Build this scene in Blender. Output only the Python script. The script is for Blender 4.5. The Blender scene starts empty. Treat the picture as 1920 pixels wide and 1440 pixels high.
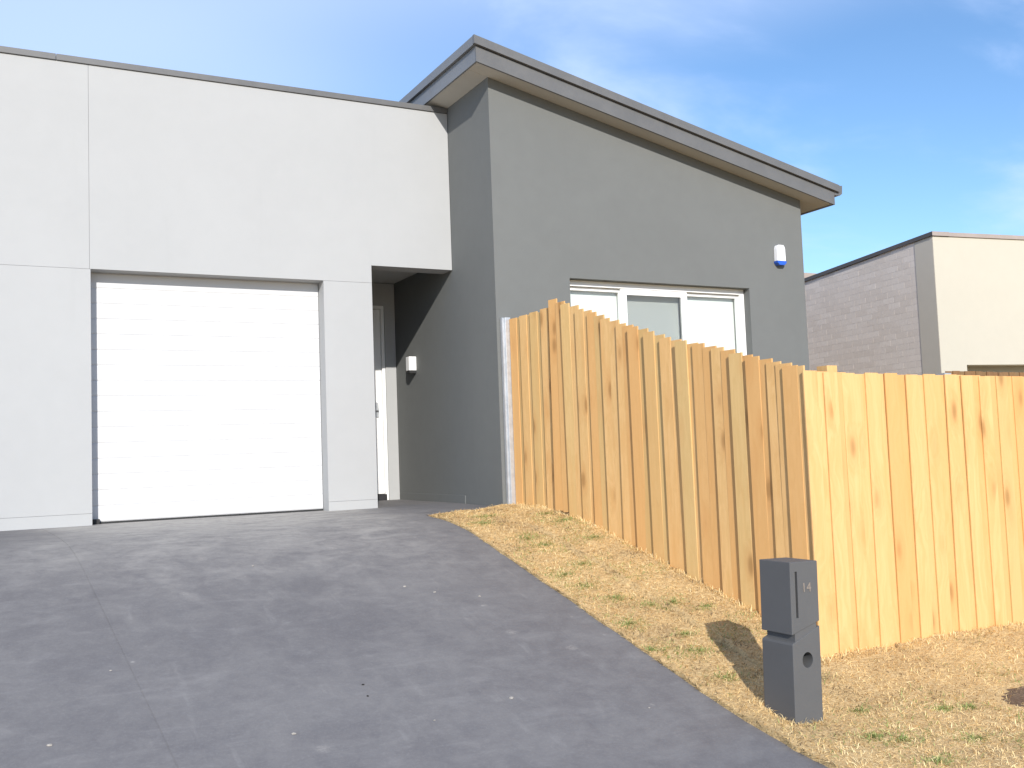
import bpy, bmesh, math, random
import numpy as np
from mathutils import Vector, Matrix, noise
from mathutils.geometry import tessellate_polygon
R = math.radians
random.seed(7); rng = np.random.default_rng(7)
sc = bpy.context.scene
col = sc.collection

# ------------------------------------------------------------------ camera
F_PX = 1885.96; YAW = R(27.925); PITCH = R(4.028); ROLL = R(-2.112); EYE = 0.496
cd = bpy.data.cameras.new("camera"); cam = bpy.data.objects.new("camera", cd); col.objects.link(cam)
cd.sensor_fit = 'HORIZONTAL'; cd.sensor_width = 36.0; cd.lens = 36.0 * F_PX / 1920.0
cd.clip_start = 0.05; cd.clip_end = 3000
fw = Vector((math.sin(YAW) * math.cos(PITCH), math.cos(YAW) * math.cos(PITCH), math.sin(PITCH)))
rt = Vector((math.cos(YAW), -math.sin(YAW), 0)); up = rt.cross(fw)
c_, s_ = math.cos(ROLL), math.sin(ROLL)
rt2 = rt * c_ + up * s_; up2 = up * c_ - rt * s_
cam.matrix_world = Matrix(((rt2.x, up2.x, -fw.x, 0), (rt2.y, up2.y, -fw.y, 0), (rt2.z, up2.z, -fw.z, EYE), (0, 0, 0, 1)))
sc.camera = cam

# ------------------------------------------------------------------ sun and sky
SUN = Vector((0.375, 1.0, -0.519)).normalized()          # direction the light travels
sl = bpy.data.lights.new("sun", 'SUN'); so = bpy.data.objects.new("sun", sl); col.objects.link(so)
sl.energy = 4.2; sl.angle = R(0.53); sl.color = (1.0, 0.955, 0.89)
so.rotation_euler = SUN.to_track_quat('-Z', 'Y').to_euler(); so.location = (-6, -12, 12)
w = bpy.data.worlds.new("World"); sc.world = w; w.use_nodes = True
nt = w.node_tree; bg = nt.nodes['Background']
sky = nt.nodes.new('ShaderNodeTexSky'); sky.sky_type = 'NISHITA'; sky.sun_disc = False
sky.sun_elevation = math.asin(-SUN.z); sky.sun_rotation = math.atan2(-SUN.x, -SUN.y) % (2 * math.pi)
sky.altitude = 50; sky.air_density = 1.0; sky.dust_density = 0.2; sky.ozone_density = 4.0
tc = nt.nodes.new('ShaderNodeTexCoord')
def wn(t, **k):
    n = nt.nodes.new(t)
    for a, b in k.items(): setattr(n, a, b)
    return n
# thin cirrus: project the view direction onto a high flat layer, then stretched noise
sep = wn('ShaderNodeSeparateXYZ'); nt.links.new(tc.outputs['Generated'], sep.inputs[0])
zc = wn('ShaderNodeMath', operation='MAXIMUM'); zc.inputs[1].default_value = 0.0; nt.links.new(sep.outputs[2], zc.inputs[0])
zc2 = wn('ShaderNodeMath', operation='ADD'); zc2.inputs[1].default_value = 0.22; nt.links.new(zc.outputs[0], zc2.inputs[0])
vd = wn('ShaderNodeVectorMath', operation='DIVIDE'); nt.links.new(tc.outputs['Generated'], vd.inputs[0])
cmb = wn('ShaderNodeCombineXYZ')
for i in range(3): nt.links.new(zc2.outputs[0], cmb.inputs[i])
nt.links.new(cmb.outputs[0], vd.inputs[1])
def cloud(scale, rot, sc3, loc, lo, hi, detail=8, rough=.62, dist=.7):
    mp = wn('ShaderNodeMapping'); mp.inputs['Scale'].default_value = sc3; mp.inputs['Rotation'].default_value = (0, 0, rot); mp.inputs['Location'].default_value = loc
    nt.links.new(vd.outputs[0], mp.inputs[0])
    nz = wn('ShaderNodeTexNoise'); nz.inputs['Scale'].default_value = scale; nz.inputs['Detail'].default_value = detail
    nz.inputs['Roughness'].default_value = rough; nz.inputs['Distortion'].default_value = dist
    nt.links.new(mp.outputs[0], nz.inputs['Vector'])
    mr = wn('ShaderNodeMapRange', interpolation_type='SMOOTHSTEP'); mr.inputs[1].default_value = lo; mr.inputs[2].default_value = hi
    nt.links.new(nz.outputs[0], mr.inputs[0]); return mr.outputs[0]
c1 = cloud(1.5, R(-20), (1.0, 1.7, 1), (21.08, 7.4, 0), .45, .78, 7, .55, .35)
c2 = cloud(0.42, R(20), (1, 1.2, 1), (21.3, -4.4, 0), .40, .66, 3, .5, .1)
mx = wn('ShaderNodeMath', operation='MULTIPLY'); mx.inputs[1].default_value = .66; nt.links.new(c1, mx.inputs[0])
mx2 = wn('ShaderNodeMath', operation='MULTIPLY'); mx2.inputs[1].default_value = .6; nt.links.new(c2, mx2.inputs[0])
ad = wn('ShaderNodeMath', operation='ADD', use_clamp=True); nt.links.new(mx.outputs[0], ad.inputs[0]); nt.links.new(mx2.outputs[0], ad.inputs[1])
mixc = wn('ShaderNodeMix', data_type='RGBA'); nt.links.new(ad.outputs[0], mixc.inputs[0]); hs = wn('ShaderNodeHueSaturation'); hs.inputs['Saturation'].default_value = 1.05; hs.inputs['Value'].default_value = 1.0; nt.links.new(sky.outputs[0], hs.inputs['Color']); nt.links.new(hs.outputs[0], mixc.inputs[6])
mixc.inputs[7].default_value = (4.3, 5.2, 7.3, 1)
nt.links.new(mixc.outputs[2], bg.inputs[0]); bg.inputs[1].default_value = 0.15
vs = sc.view_settings; vs.view_transform = 'Standard'; vs.look = 'None'; vs.exposure = 0.35; vs.gamma = 1.0; vs.use_curve_mapping = False
sc.cycles.max_bounces = 8; sc.cycles.diffuse_bounces = 4; sc.cycles.transparent_max_bounces = 12

# ------------------------------------------------------------------ helpers
def tag(o, label=None, cat=None, group=None, kind=None):
    if label: o['label'] = label
    if cat: o['category'] = cat
    if group: o['group'] = group
    if kind: o['kind'] = kind
    return o
def empty(name, loc, label=None, cat=None, group=None, kind=None, rot=(0, 0, 0)):
    o = bpy.data.objects.new(name, None); col.objects.link(o); o.location = loc; o.rotation_euler = rot
    o.empty_display_size = .2
    return tag(o, label, cat, group, kind)
def origin(o):
    v = Vector((0, 0, 0))
    while o is not None:
        v = v + o.location; o = o.parent
    return v
def link(name, me, mat, parent=None, loc=(0, 0, 0)):
    o = bpy.data.objects.new(name, me); col.objects.link(o); o.location = loc
    if mat is not None and not me.materials: me.materials.append(mat)
    if parent is not None: o.parent = parent
    return o
def mesh_obj(name, verts, faces, mat, parent=None, local=False, bevel=0, smooth=False):
    """verts in world metres (or in the parent's own frame when local); origin at the shape's base centre"""
    V = np.array(verts, float)
    c = np.array([(V[:, 0].min() + V[:, 0].max()) / 2, (V[:, 1].min() + V[:, 1].max()) / 2, V[:, 2].min()])
    me = bpy.data.meshes.new(name); me.from_pydata([tuple(v) for v in V - c], [], faces)
    bm = bmesh.new(); bm.from_mesh(me); bmesh.ops.recalc_face_normals(bm, faces=bm.faces)
    if bevel:
        es = [e for e in bm.edges if len(e.link_faces) == 2 and e.calc_face_angle(0) > R(25)]
        bmesh.ops.bevel(bm, geom=es, offset=bevel, segments=2, affect='EDGES', profile=.6)
    bm.to_mesh(me); bm.free()
    if smooth:
        for p in me.polygons: p.use_smooth = True
    off = Vector(c)
    if parent is not None and not local: off = off - origin(parent)
    return link(name, me, mat, parent, off)
def box_vf(x0, x1, y0, y1, z0, z1):
    v = [(x0, y0, z0), (x1, y0, z0), (x1, y1, z0), (x0, y1, z0), (x0, y0, z1), (x1, y0, z1), (x1, y1, z1), (x0, y1, z1)]
    f = [(0, 3, 2, 1), (4, 5, 6, 7), (0, 1, 5, 4), (1, 2, 6, 5), (2, 3, 7, 6), (3, 0, 4, 7)]
    return v, f
def box(name, x0, x1, y0, y1, z0, z1, mat, parent=None, local=False, bevel=0):
    v, f = box_vf(x0, x1, y0, y1, z0, z1); return mesh_obj(name, v, f, mat, parent, local, bevel)
def boxes(name, lst, mat, parent=None, local=False):
    V, Fc = [], []
    for b in lst:
        v, f = box_vf(*b); n = len(V); V += v; Fc += [tuple(i + n for i in q) for q in f]
    return mesh_obj(name, V, Fc, mat, parent, local)
def prism_vf(loops, a0, a1, axis='y'):
    """polygon loops (first outer, others holes) in the two other axes, extruded along axis"""
    def P(u, v, a): return {'y': (u, a, v), 'x': (a, u, v), 'z': (u, v, a)}[axis]
    tri = tessellate_polygon([[Vector((u, v, 0)) for u, v in lp] for lp in loops])
    flat = [p for lp in loops for p in lp]; n = len(flat)
    V = [P(u, v, a0) for u, v in flat] + [P(u, v, a1) for u, v in flat]
    Fc = [tuple(t) for t in tri] + [tuple(i + n for i in reversed(t)) for t in tri]
    k = 0
    for lp in loops:
        m = len(lp)
        for i in range(m): a, b = k + i, k + (i + 1) % m; Fc.append((a, b, b + n, a + n))
        k += m
    return V, Fc
def prism(name, loops, a0, a1, mat, parent=None, axis='y', local=False, bevel=0):
    v, f = prism_vf(loops, a0, a1, axis)
    return mesh_obj(name, v, f, mat, parent, local, bevel)
def rect(x0, x1, z0, z1): return [(x0, z0), (x1, z0), (x1, z1), (x0, z1)]

# ------------------------------------------------------------------ materials
def mat_new(name):
    m = bpy.data.materials.new(name); m.use_nodes = True
    return m, m.node_tree, m.node_tree.nodes['Principled BSDF']
class NT:
    def __init__(s, t): s.t = t
    def n(s, typ, ins=None, **k):
        q = s.t.nodes.new(typ)
        for a, b in k.items(): setattr(q, a, b)
        for a, b in (ins or {}).items(): s.set(q.inputs[a], b)
        return q
    def set(s, i, b):
        if isinstance(b, bpy.types.NodeSocket): s.t.links.new(b, i)
        else: i.default_value = b
    def noise(s, vec, scale, detail=4, rough=.55, dist=0):
        return s.n('ShaderNodeTexNoise', {'Vector': vec, 'Scale': scale, 'Detail': detail, 'Roughness': rough, 'Distortion': dist}).outputs[0]
    def rng(s, v, a, b, c=0., d=1., it='SMOOTHSTEP'):
        return s.n('ShaderNodeMapRange', {0: v, 1: a, 2: b, 3: c, 4: d}, interpolation_type=it).outputs[0]
    def mix(s, f, a, b, blend='MIX'):
        return s.n('ShaderNodeMix', {0: f, 6: a, 7: b}, data_type='RGBA', blend_type=blend).outputs[2]
    def math(s, op, a, b=0., c=None):
        d = {0: a, 1: b}
        if c is not None: d[2] = c
        return s.n('ShaderNodeMath', d, operation=op).outputs[0]
    def mapping(s, vec, scale=(1, 1, 1), loc=(0, 0, 0), rot=(0, 0, 0)):
        return s.n('ShaderNodeMapping', {0: vec, 'Scale': scale, 'Location': loc, 'Rotation': rot}).outputs[0]
    def pos(s): return s.n('ShaderNodeNewGeometry').outputs['Position']
    def obj(s): return s.n('ShaderNodeTexCoord').outputs['Object']
    def bump(s, h, strength, dist): return s.n('ShaderNodeBump', {'Height': h, 'Strength': strength, 'Distance': dist}).outputs[0]
def rgba(c): return (c[0], c[1], c[2], 1)
def sc3(c, k): return tuple(min(1, x * k) for x in c)

def m_render(name, c, var=.05, grain=.35, rough=.85):
    """painted cement render: fine trowelled grain and faint broad unevenness"""
    m, t, b = mat_new(name); q = NT(t); p = q.pos()
    big = q.noise(p, .9, 4, .6); mid = q.noise(p, 7, 4, .6); fine = q.noise(p, 190, 3, .6)
    f = q.math('ADD', q.math('MULTIPLY', big, .6), q.math('MULTIPLY', mid, .4))
    cc = q.mix(q.rng(f, .3, .7), rgba(sc3(c, 1 - var)), rgba(sc3(c, 1 + var)))
    st = q.noise(q.mapping(p, (3.5, 3.5, .25)), 1.6, 5, .6)
    cc = q.mix(q.math('MULTIPLY', q.rng(st, .58, .8), .10), cc, rgba(sc3(c, .72)))
    t.links.new(cc, b.inputs['Base Color']); b.inputs['Roughness'].default_value = rough
    b.inputs['Specular IOR Level'].default_value = .25
    h = q.math('ADD', q.math('MULTIPLY', fine, .5), q.math('MULTIPLY', mid, .5))
    t.links.new(q.bump(h, grain, .004), b.inputs['Normal'])
    return m
def m_plain(name, c, rough=.5, metal=0, spec=.5, var=.03, scale=9, bump=0.):
    m, t, b = mat_new(name); q = NT(t); p = q.pos()
    f = q.noise(p, scale, 5, .6)
    t.links.new(q.mix(q.rng(f, .3, .7), rgba(sc3(c, 1 - var)), rgba(sc3(c, 1 + var))), b.inputs['Base Color'])
    t.links.new(q.rng(q.noise(p, scale * 4, 4), .3, .7, max(0, rough - .06), min(1, rough + .06)), b.inputs['Roughness'])
    b.inputs['Metallic'].default_value = metal; b.inputs['Specular IOR Level'].default_value = spec
    if bump: t.links.new(q.bump(q.noise(p, scale * 12, 3), bump, .003), b.inputs['Normal'])
    return m
def m_wood(name, light, dark, knot, across):
    """treated pine: per-board tone, long grain, knots; across = index of the board's width axis"""
    m, t, b = mat_new(name); q = NT(t)
    rnd = q.n('ShaderNodeObjectInfo').outputs['Random']
    off = q.n('ShaderNodeCombineXYZ', {0: q.math('MULTIPLY', rnd, 37.), 1: q.math('MULTIPLY', rnd, 91.), 2: q.math('MULTIPLY', rnd, 53.)}).outputs[0]
    p = q.n('ShaderNodeVectorMath', {0: q.obj(), 1: off}, operation='ADD').outputs[0]
    wob = q.noise(q.mapping(p, (2.2, 2.2, 1.1)), 1.5, 3, .5)
    # knots
    vm = q.mapping(p, (6.0, 6.0, 2.3))
    vo = q.n('ShaderNodeTexVoronoi', {'Vector': vm, 'Scale': 1.0, 'Randomness': 1.0}, feature='F1')
    kd = vo.outputs['Distance']; pick = q.n('ShaderNodeSeparateXYZ', {0: vo.outputs['Color']}).outputs[0]
    kmask = q.math('MULTIPLY', q.rng(kd, .06, .24, 1., 0.), q.rng(pick, .30, .42))
    halo = q.math('MULTIPLY', q.rng(kd, .08, .55, 1., 0.), q.rng(pick, .30, .42))
    gv = q.n('ShaderNodeVectorMath', {0: q.mapping(p, (26, 26, .9)), 1: q.n('ShaderNodeCombineXYZ', {0: q.math('MULTIPLY', wob, 9.), 1: q.math('MULTIPLY', halo, 2.), 2: 0.}).outputs[0]}, operation='ADD').outputs[0]
    g = q.noise(gv, 1.3, 6, .62, .25)
    gf = q.noise(q.mapping(p, (160, 160, 3)), 1.0, 3, .6)
    f = q.rng(q.math('ADD', q.math('MULTIPLY', g, .8), q.math('MULTIPLY', gf, .2)), .33, .68)
    cc = q.mix(f, rgba(dark), rgba(light))
    tone = q.rng(rnd, 0., 1., 0., 1., 'LINEAR')
    r2 = q.math('FRACT', q.math('MULTIPLY', rnd, 7.31)); r3 = q.math('FRACT', q.math('MULTIPLY', rnd, 13.77))
    cc = q.mix(q.math('MULTIPLY', q.rng(r2, .2, .9), .62), cc, rgba((light[0] * .86, light[1] * .72, light[2] * .58)))
    cc = q.mix(q.math('MULTIPLY', q.rng(r3, .70, .95), .38), cc, rgba((light[0] * .70, light[1] * .86, light[2] * .84)))
    blot = q.noise(q.mapping(p, (6, 6, 1.5)), 1, 4)
    cc = q.mix(q.math('MULTIPLY', q.rng(blot, .52, .75), .35), cc, rgba((light[0] * .84, light[1] * .68, light[2] * .5)))
    cc = q.mix(q.math('MULTIPLY', halo, .32), cc, rgba((light[0] * .72, light[1] * .5, light[2] * .35)))
    cc = q.mix(q.math('MULTIPLY', kmask, .6), cc, rgba(knot))
    t.links.new(cc, b.inputs['Base Color']); b.inputs['Roughness'].default_value = .72; b.inputs['Specular IOR Level'].default_value = .25
    t.links.new(q.bump(q.math('ADD', q.math('MULTIPLY', g, .6), q.math('MULTIPLY', gf, .4)), .35, .004), b.inputs['Normal'])
    return m

M_light = m_render("pale_grey_render", (.390, .394, .392), .02)
M_dark = m_render("charcoal_render", (.150, .155, .150), .035)
M_cream = m_render("cream_render", (.48, .45, .375), .02)
M_taupe = m_render("taupe_render", (.58, .525, .44), .03)
M_cap = m_plain("grey_flashing", (.122, .121, .120), .45, .0, .5, .06, 3)
M_trim = m_plain("charcoal_trim", (.17, .172, .175), .42, 0, .5, .06, 3)
M_soffit = m_plain("beige_soffit", (.45, .43, .385), .8, 0, .3, .03, 2)
M_ceiling = m_plain("white_ceiling_lining", (.45, .45, .43), .8, 0, .3, .02, 2)
M_roof = m_plain("roof_sheet", (.20, .20, .205), .4, 0, .5, .06, 3)
M_white = m_plain("white_powdercoat", (.82, .82, .81), .35, 0, .5, .02, 4)
M_doorwhite = m_plain("white_roller_steel", (.575, .575, .575), .45, 0, .4, .015, 3)
M_alu = m_plain("galvanised_steel", (.52, .54, .56), .45, .6, .5, .10, 16)
M_black = m_plain("black_rubber", (.02, .02, .02), .7)
M_blind = m_plain("white_blind_fabric", (.80, .80, .78), .85, 0, .2, .02, 30)
M_blue = m_plain("blue_lens", (.02, .10, .52), .2, 0, .6)
M_box = m_plain("alarm_plastic", (.85, .85, .86), .4)
M_letter = m_render("charcoal_letterbox", (.097, .097, .098), .05, .25, .6)
M_brassnum = m_plain("pale_numeral", (.22, .185, .155), .5)
M_slot = m_plain("slot_dark", (.02, .02, .022), .8)
M_mortar = m_plain("pale_mortar", (.74, .655, .58), .95, 0, .1, .08, 20, .3)
M_dkcap = m_plain("brown_grey_flashing", (.10, .088, .082), .5, 0, .4, .05, 3)
M_pkcap = m_plain("taupe_flashing", (.33, .28, .25), .5, 0, .4, .05, 3)
M_pine = m_wood("treated_pine", (.69, .44, .195), (.61, .375, .15), (.26, .135, .045), 1)
M_brownpine = m_wood("brown_pine", (.25, .15, .075), (.17, .095, .045), (.07, .04, .02), 0)  # dark brown tone for the garden fence

def m_brick():
    m, t, b = mat_new("pale_brick"); q = NT(t)
    rnd = q.n('ShaderNodeObjectInfo').outputs['Random']; p = q.pos()
    base = q.mix(rnd, (.74, .645, .56, 1), (.83, .735, .65, 1))
    cc = q.mix(q.math('MULTIPLY', q.rng(q.noise(p, 24, 5), .4, .7), .25), base, (.66, .56, .48, 1))
    t.links.new(cc, b.inputs['Base Color']); b.inputs['Roughness'].default_value = .9; b.inputs['Specular IOR Level'].default_value = .2
    t.links.new(q.bump(q.noise(p, 120, 4), .5, .004), b.inputs['Normal']); return m
M_brick = m_brick()
def m_glass():
    m, t, b = mat_new("window_glass"); q = NT(t); t.nodes.remove(b)
    out = t.nodes['Material Output']
    tr = q.n('ShaderNodeBsdfTransparent', {0: (.93, .95, .94, 1)}).outputs[0]
    gl = q.n('ShaderNodeBsdfGlossy', {'Color': (1, 1, 1, 1), 'Roughness': .02}).outputs[0]
    fr = q.math('MULTIPLY_ADD', q.math('POWER', q.n('ShaderNodeLayerWeight', {0: .5}).outputs['Facing'], 4.), .85, .045)
    t.links.new(q.n('ShaderNodeMixShader', {0: fr, 1: tr, 2: gl}).outputs[0], out.inputs[0]); return m
M_glass = m_glass()
def m_screen():
    m, t, b = mat_new("insect_screen"); q = NT(t)
    t.links.new(q.n('ShaderNodeMixShader', {0: .17, 1: q.n('ShaderNodeBsdfTransparent').outputs[0], 2: b.outputs[0]}).outputs[0], t.nodes['Material Output'].inputs[0])
    b.inputs['Base Color'].default_value = (.07, .07, .07, 1); b.inputs['Roughness'].default_value = .8; return m
M_screen = m_screen()

def m_drive():
    """charcoal coloured concrete: cloudy trowel mottling, pale dust, splashes and scuffs"""
    m, t, b = mat_new("charcoal_concrete"); q = NT(t); p = q.pos()
    big = q.noise(p, .6, 5, .6, .4); mid = q.noise(p, 3.4, 7, .68, .6); sm = q.noise(p, 13, 6, .7, .4); fine = q.noise(p, 60, 5, .75)
    brush = q.noise(q.mapping(p, (1.6, 4.5, 1), (0, 0, 0), (0, 0, R(10))), 1.5, 7, .68, .8)
    f = q.math('ADD', q.math('MULTIPLY', big, .35), q.math('ADD', q.math('MULTIPLY', mid, .4), q.math('MULTIPLY', sm, .25)))
    cc = q.mix(q.rng(f, .36, .64), (.130, .124, .127, 1), (.184, .176, .172, 1))
    cc = q.mix(q.math('MULTIPLY', q.rng(brush, .48, .75), .22), cc, (.29, .28, .27, 1))
    cc = q.mix(q.math('MULTIPLY', q.rng(q.noise(p, 1.7, 6, .65, 1.), .52, .78), .30), cc, (.115, .114, .122, 1))
    cc = q.mix(q.math('MULTIPLY', q.rng(fine, .45, .75), .25), cc, (.27, .265, .26, 1))
    # builder's dust trodden out from the garage threshold
    sy = q.n('ShaderNodeSeparateXYZ', {0: p})
    yy = q.math('ADD', sy.outputs[1], q.math('MULTIPLY', q.math('SUBTRACT', mid, .5), 2.2))
    xx = q.math('ADD', sy.outputs[0], q.math('MULTIPLY', q.math('SUBTRACT', big, .5), 3.))
    xr = q.math('MULTIPLY', q.rng(xx, -.4, 1.2), q.rng(xx, 2.9, 3.9, 1., 0.))
    dust = q.math('MULTIPLY', q.math('MULTIPLY', q.rng(yy, 6.4, 9.6), xr), q.rng(q.math('ADD', q.math('MULTIPLY', brush, .6), q.math('MULTIPLY', sm, .4)), .3, .62, .25, 1.))
    cc = q.mix(q.math('MULTIPLY', dust, .7), cc, (.46, .435, .39, 1))
    # splashes
    vo = q.n('ShaderNodeTexVoronoi', {'Vector': p, 'Scale': 3.3, 'Randomness': 1.}, feature='F1')
    pk = q.n('ShaderNodeSeparateXYZ', {0: vo.outputs['Color']}).outputs
    rad = q.rng(pk[1], 0., 1., .03, .16, 'LINEAR')
    dd = q.math('ADD', vo.outputs['Distance'], q.math('MULTIPLY', q.math('SUBTRACT', sm, .5), .22))
    spl = q.math('MULTIPLY', q.rng(q.math('DIVIDE', dd, rad), .4, 1.2, 1., 0.), q.rng(pk[0], .45, .55))
    cc = q.mix(q.math('MULTIPLY', q.math('MULTIPLY', spl, q.rng(fine, .3, .6)), .26), cc, (.42, .39, .35, 1))
    vo2 = q.n('ShaderNodeTexVoronoi', {'Vector': p, 'Scale': 8., 'Randomness': 1.}, feature='F1')
    pk2 = q.n('ShaderNodeSeparateXYZ', {0: vo2.outputs['Color']}).outputs
    sp2 = q.math('MULTIPLY', q.rng(q.math('ADD', vo2.outputs['Distance'], q.math('MULTIPLY', q.math('SUBTRACT', fine, .5), .12)), .04, .14, 1., 0.), q.rng(pk2[0], .84, .92))
    cc = q.mix(q.math('MULTIPLY', sp2, q.rng(pk2[1], 0., 1., .1, .4)), cc, (.46, .43, .39, 1))
    # tyre and trolley scuffs: long thin streaks running down the drive
    scf = q.noise(q.mapping(p, (9, .55, 1), (1.3, .4, 0), (0, 0, R(-9))), 1.2, 4, .55, .5)
    cc = q.mix(q.math('MULTIPLY', q.math('MULTIPLY', q.rng(scf, .60, .72), q.rng(mid, .42, .6)), .17), cc, (.33, .32, .305, 1))
    t.links.new(cc, b.inputs['Base Color'])
    t.links.new(q.rng(mid, .3, .7, .62, .82), b.inputs['Roughness']); b.inputs['Specular IOR Level'].default_value = .22
    h = q.math('ADD', q.math('MULTIPLY', fine, .5), q.math('ADD', q.math('MULTIPLY', sm, .5), q.math('MULTIPLY', brush, .4)))
    t.links.new(q.bump(h, .4, .006), b.inputs['Normal']); return m
M_drive = m_drive()
def m_ground(name, straw):
    m, t, b = mat_new(name); q = NT(t); p = q.pos()
    big = q.noise(p, 1.6, 5, .6); fine = q.noise(p, 60, 6, .75); st = q.noise(q.mapping(p, (40, 160, 60), (0, 0, 0), (0, 0, R(30))), 1, 4, .7)
    cc = q.mix(q.rng(fine, .3, .7), (.42, .275, .13, 1), (.78, .56, .27, 1))
    cc = q.mix(q.math('MULTIPLY', q.rng(st, .4, .7), .6), cc, (.80, .59, .33, 1))
    cc = q.mix(q.math('MULTIPLY', q.rng(big, .55, .75), .4), cc, (.27, .19, .11, 1))
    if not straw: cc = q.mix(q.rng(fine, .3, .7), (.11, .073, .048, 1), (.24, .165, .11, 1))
    t.links.new(cc, b.inputs['Base Color']); b.inputs['Roughness'].default_value = .95; b.inputs['Specular IOR Level'].default_value = .1
    t.links.new(q.bump(fine, .9, .02), b.inputs['Normal']); return m
M_turf = m_ground("dry_turf", True); M_brownpatch = m_ground("dark_brown_patch", False)
def m_blade(name, stops):
    m, t, b = mat_new(name); q = NT(t)
    a = q.n('ShaderNodeAttribute', attribute_name='tone').outputs['Fac']
    r = q.n('ShaderNodeValToRGB', {0: a}).outputs[0]; cr = r.node.color_ramp
    while len(cr.elements) < len(stops): cr.elements.new(.5)
    for e, (x, c) in zip(cr.elements, stops): e.position = x; e.color = rgba(c)
    t.links.new(r, b.inputs['Base Color']); b.inputs['Roughness'].default_value = .7; b.inputs['Specular IOR Level'].default_value = .25
    tl = q.n('ShaderNodeBsdfTranslucent', {0: r}).outputs[0]
    t.links.new(q.n('ShaderNodeMixShader', {0: .22, 1: b.outputs[0], 2: tl}).outputs[0], t.nodes['Material Output'].inputs[0]); return m
M_straw = m_blade("straw_blades", [(0, (.13, .085, .05)), (.22, (.58, .40, .19)), (.55, (.88, .65, .31)), (1, (.95, .78, .44))])
M_green = m_blade("green_blades", [(0, (.16, .22, .06)), (.5, (.30, .37, .11)), (1, (.58, .54, .24))])

# ------------------------------------------------------------------ ground levels
_ky = [-60, -4, 0, 2.4, 3.6, 4.3, 7.75, 8.3, 9.0, 9.9, 400]
_kz = [-1.34, -1.30, -1.262, -1.17, -1.088, -.985, -.115, -.045, -.016, 0, 0]
def zg(y): return float(np.interp(y, _ky, _kz))
def zs(y):                      # smoothed
    return sum(zg(y + d) * wt for d, wt in ((-.3, .15), (-.15, .2), (0, .3), (.15, .2), (.3, .15))) if y < 9.6 else zg(y)
X_ED = 3.63                     # driveway's right edge
X_FN = 4.65; Y_FN = 4.781       # fence planes

def grid(name, xs, ys, zf, mat, skirt=0, **k):
    V = [(x, y, zf(x, y)) for y in ys for x in xs]; nx, ny = len(xs), len(ys); Fc = []
    for j in range(ny - 1):
        for i in range(nx - 1): a = j * nx + i; Fc.append((a, a + 1, a + nx + 1, a + nx))
    if skirt:
        rim = [i for i in range(nx)] + [j * nx + nx - 1 for j in range(1, ny)] + [(ny - 1) * nx + i for i in range(nx - 2, -1, -1)] + [j * nx for j in range(ny - 2, 0, -1)]
        n0 = len(V); V += [(V[i][0], V[i][1], V[i][2] - skirt) for i in rim]; m = len(rim)
        for i in range(m): Fc.append((rim[i], rim[(i + 1) % m], n0 + (i + 1) % m, n0 + i))
    o = mesh_obj(name, V, Fc, mat, k.get('parent'))
    return o
def sstep(a, b, x): t = min(1, max(0, (x - a) / (b - a))); return t * t * (3 - 2 * t)
def z_ground(x, y): return zs(y) - .055 - .75 * sstep(9.6, 12, x) * sstep(5.5, 8, y)
gx = [-400, -120, -40, -15, -8, -4, -1, 1, 3, 4, 5, 6.5, 8, 9, 9.6, 10, 10.5, 11, 11.5, 12, 14, 18, 30, 60, 150, 400]
gy = [-300, -100, -40, -15, -6, -3] + [round(-1 + .4 * i, 2) for i in range(30)] + [11.5, 13, 20, 40, 80, 160, 400]
tag(grid("ground", gx, gy, z_ground, M_turf), kind='structure')

# driveway: concrete slabs with a sawn joint between them, turf of its own level beside it
drv = empty("driveway", (1.5, 5, zs(5)), kind='structure')
dys = [round(-3 + .12 * i, 3) for i in range(106)] + [9.72, 9.86, 10.0, 10.3, 11.0, 11.7]
def jx(y): return .72 + (5.9 - y) * .062           # joint runs slightly askew
def slab(x0f, x1f, n):
    V, Fc = [], []
    for y in dys:
        a, b = x0f(y), x1f(y)
        for i in range(n + 1):
            x = a + (b - a) * i / n
            V.append((x, y, zs(y) + .006 * noise.noise((x * .8, y * .8, 1.3))))
    m = n + 1; ny = len(dys)
    for j in range(ny - 1):
        for i in range(n): a = j * m + i; Fc.append((a, a + 1, a + m + 1, a + m))
    rim = list(range(m)) + [j * m + n for j in range(1, ny)] + [(ny - 1) * m + i for i in range(n - 1, -1, -1)] + [j * m for j in range(ny - 2, 0, -1)]
    n0 = len(V); V += [(V[i][0], V[i][1], V[i][2] - .05) for i in rim]
    for i in range(len(rim)): Fc.append((rim[i], rim[(i + 1) % len(rim)], n0 + (i + 1) % len(rim), n0 + i))
    return mesh_obj("slab", V, Fc, M_drive, drv)
slab(lambda y: -4.2, lambda y: jx(y) - .0035, 10)
slab(lambda y: jx(y) + .0035, lambda y: X_ED + (.93 if y > 8.95 else .93 * sstep(8.62, 8.95, y)), 14)
V_, F_ = [], []
for y in dys:
    z_ = zs(y) + .006 * noise.noise((jx(y) * .8, y * .8, 1.3)) - .002
    V_ += [(jx(y) - .02, y, z_), (jx(y) + .02, y, z_), (jx(y) + .02, y, z_ - .02), (jx(y) - .02, y, z_ - .02)]
for j in range(len(dys) - 1):
    for i in range(4): F_.append((4 * j + i, 4 * j + (i + 1) % 4, 4 * j + 4 + (i + 1) % 4, 4 * j + 4 + i))
mesh_obj("joint_filler", V_, F_ + [(0, 1, 2, 3), tuple(len(V_) - k for k in (1, 2, 3, 4))], M_drive, drv)

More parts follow.
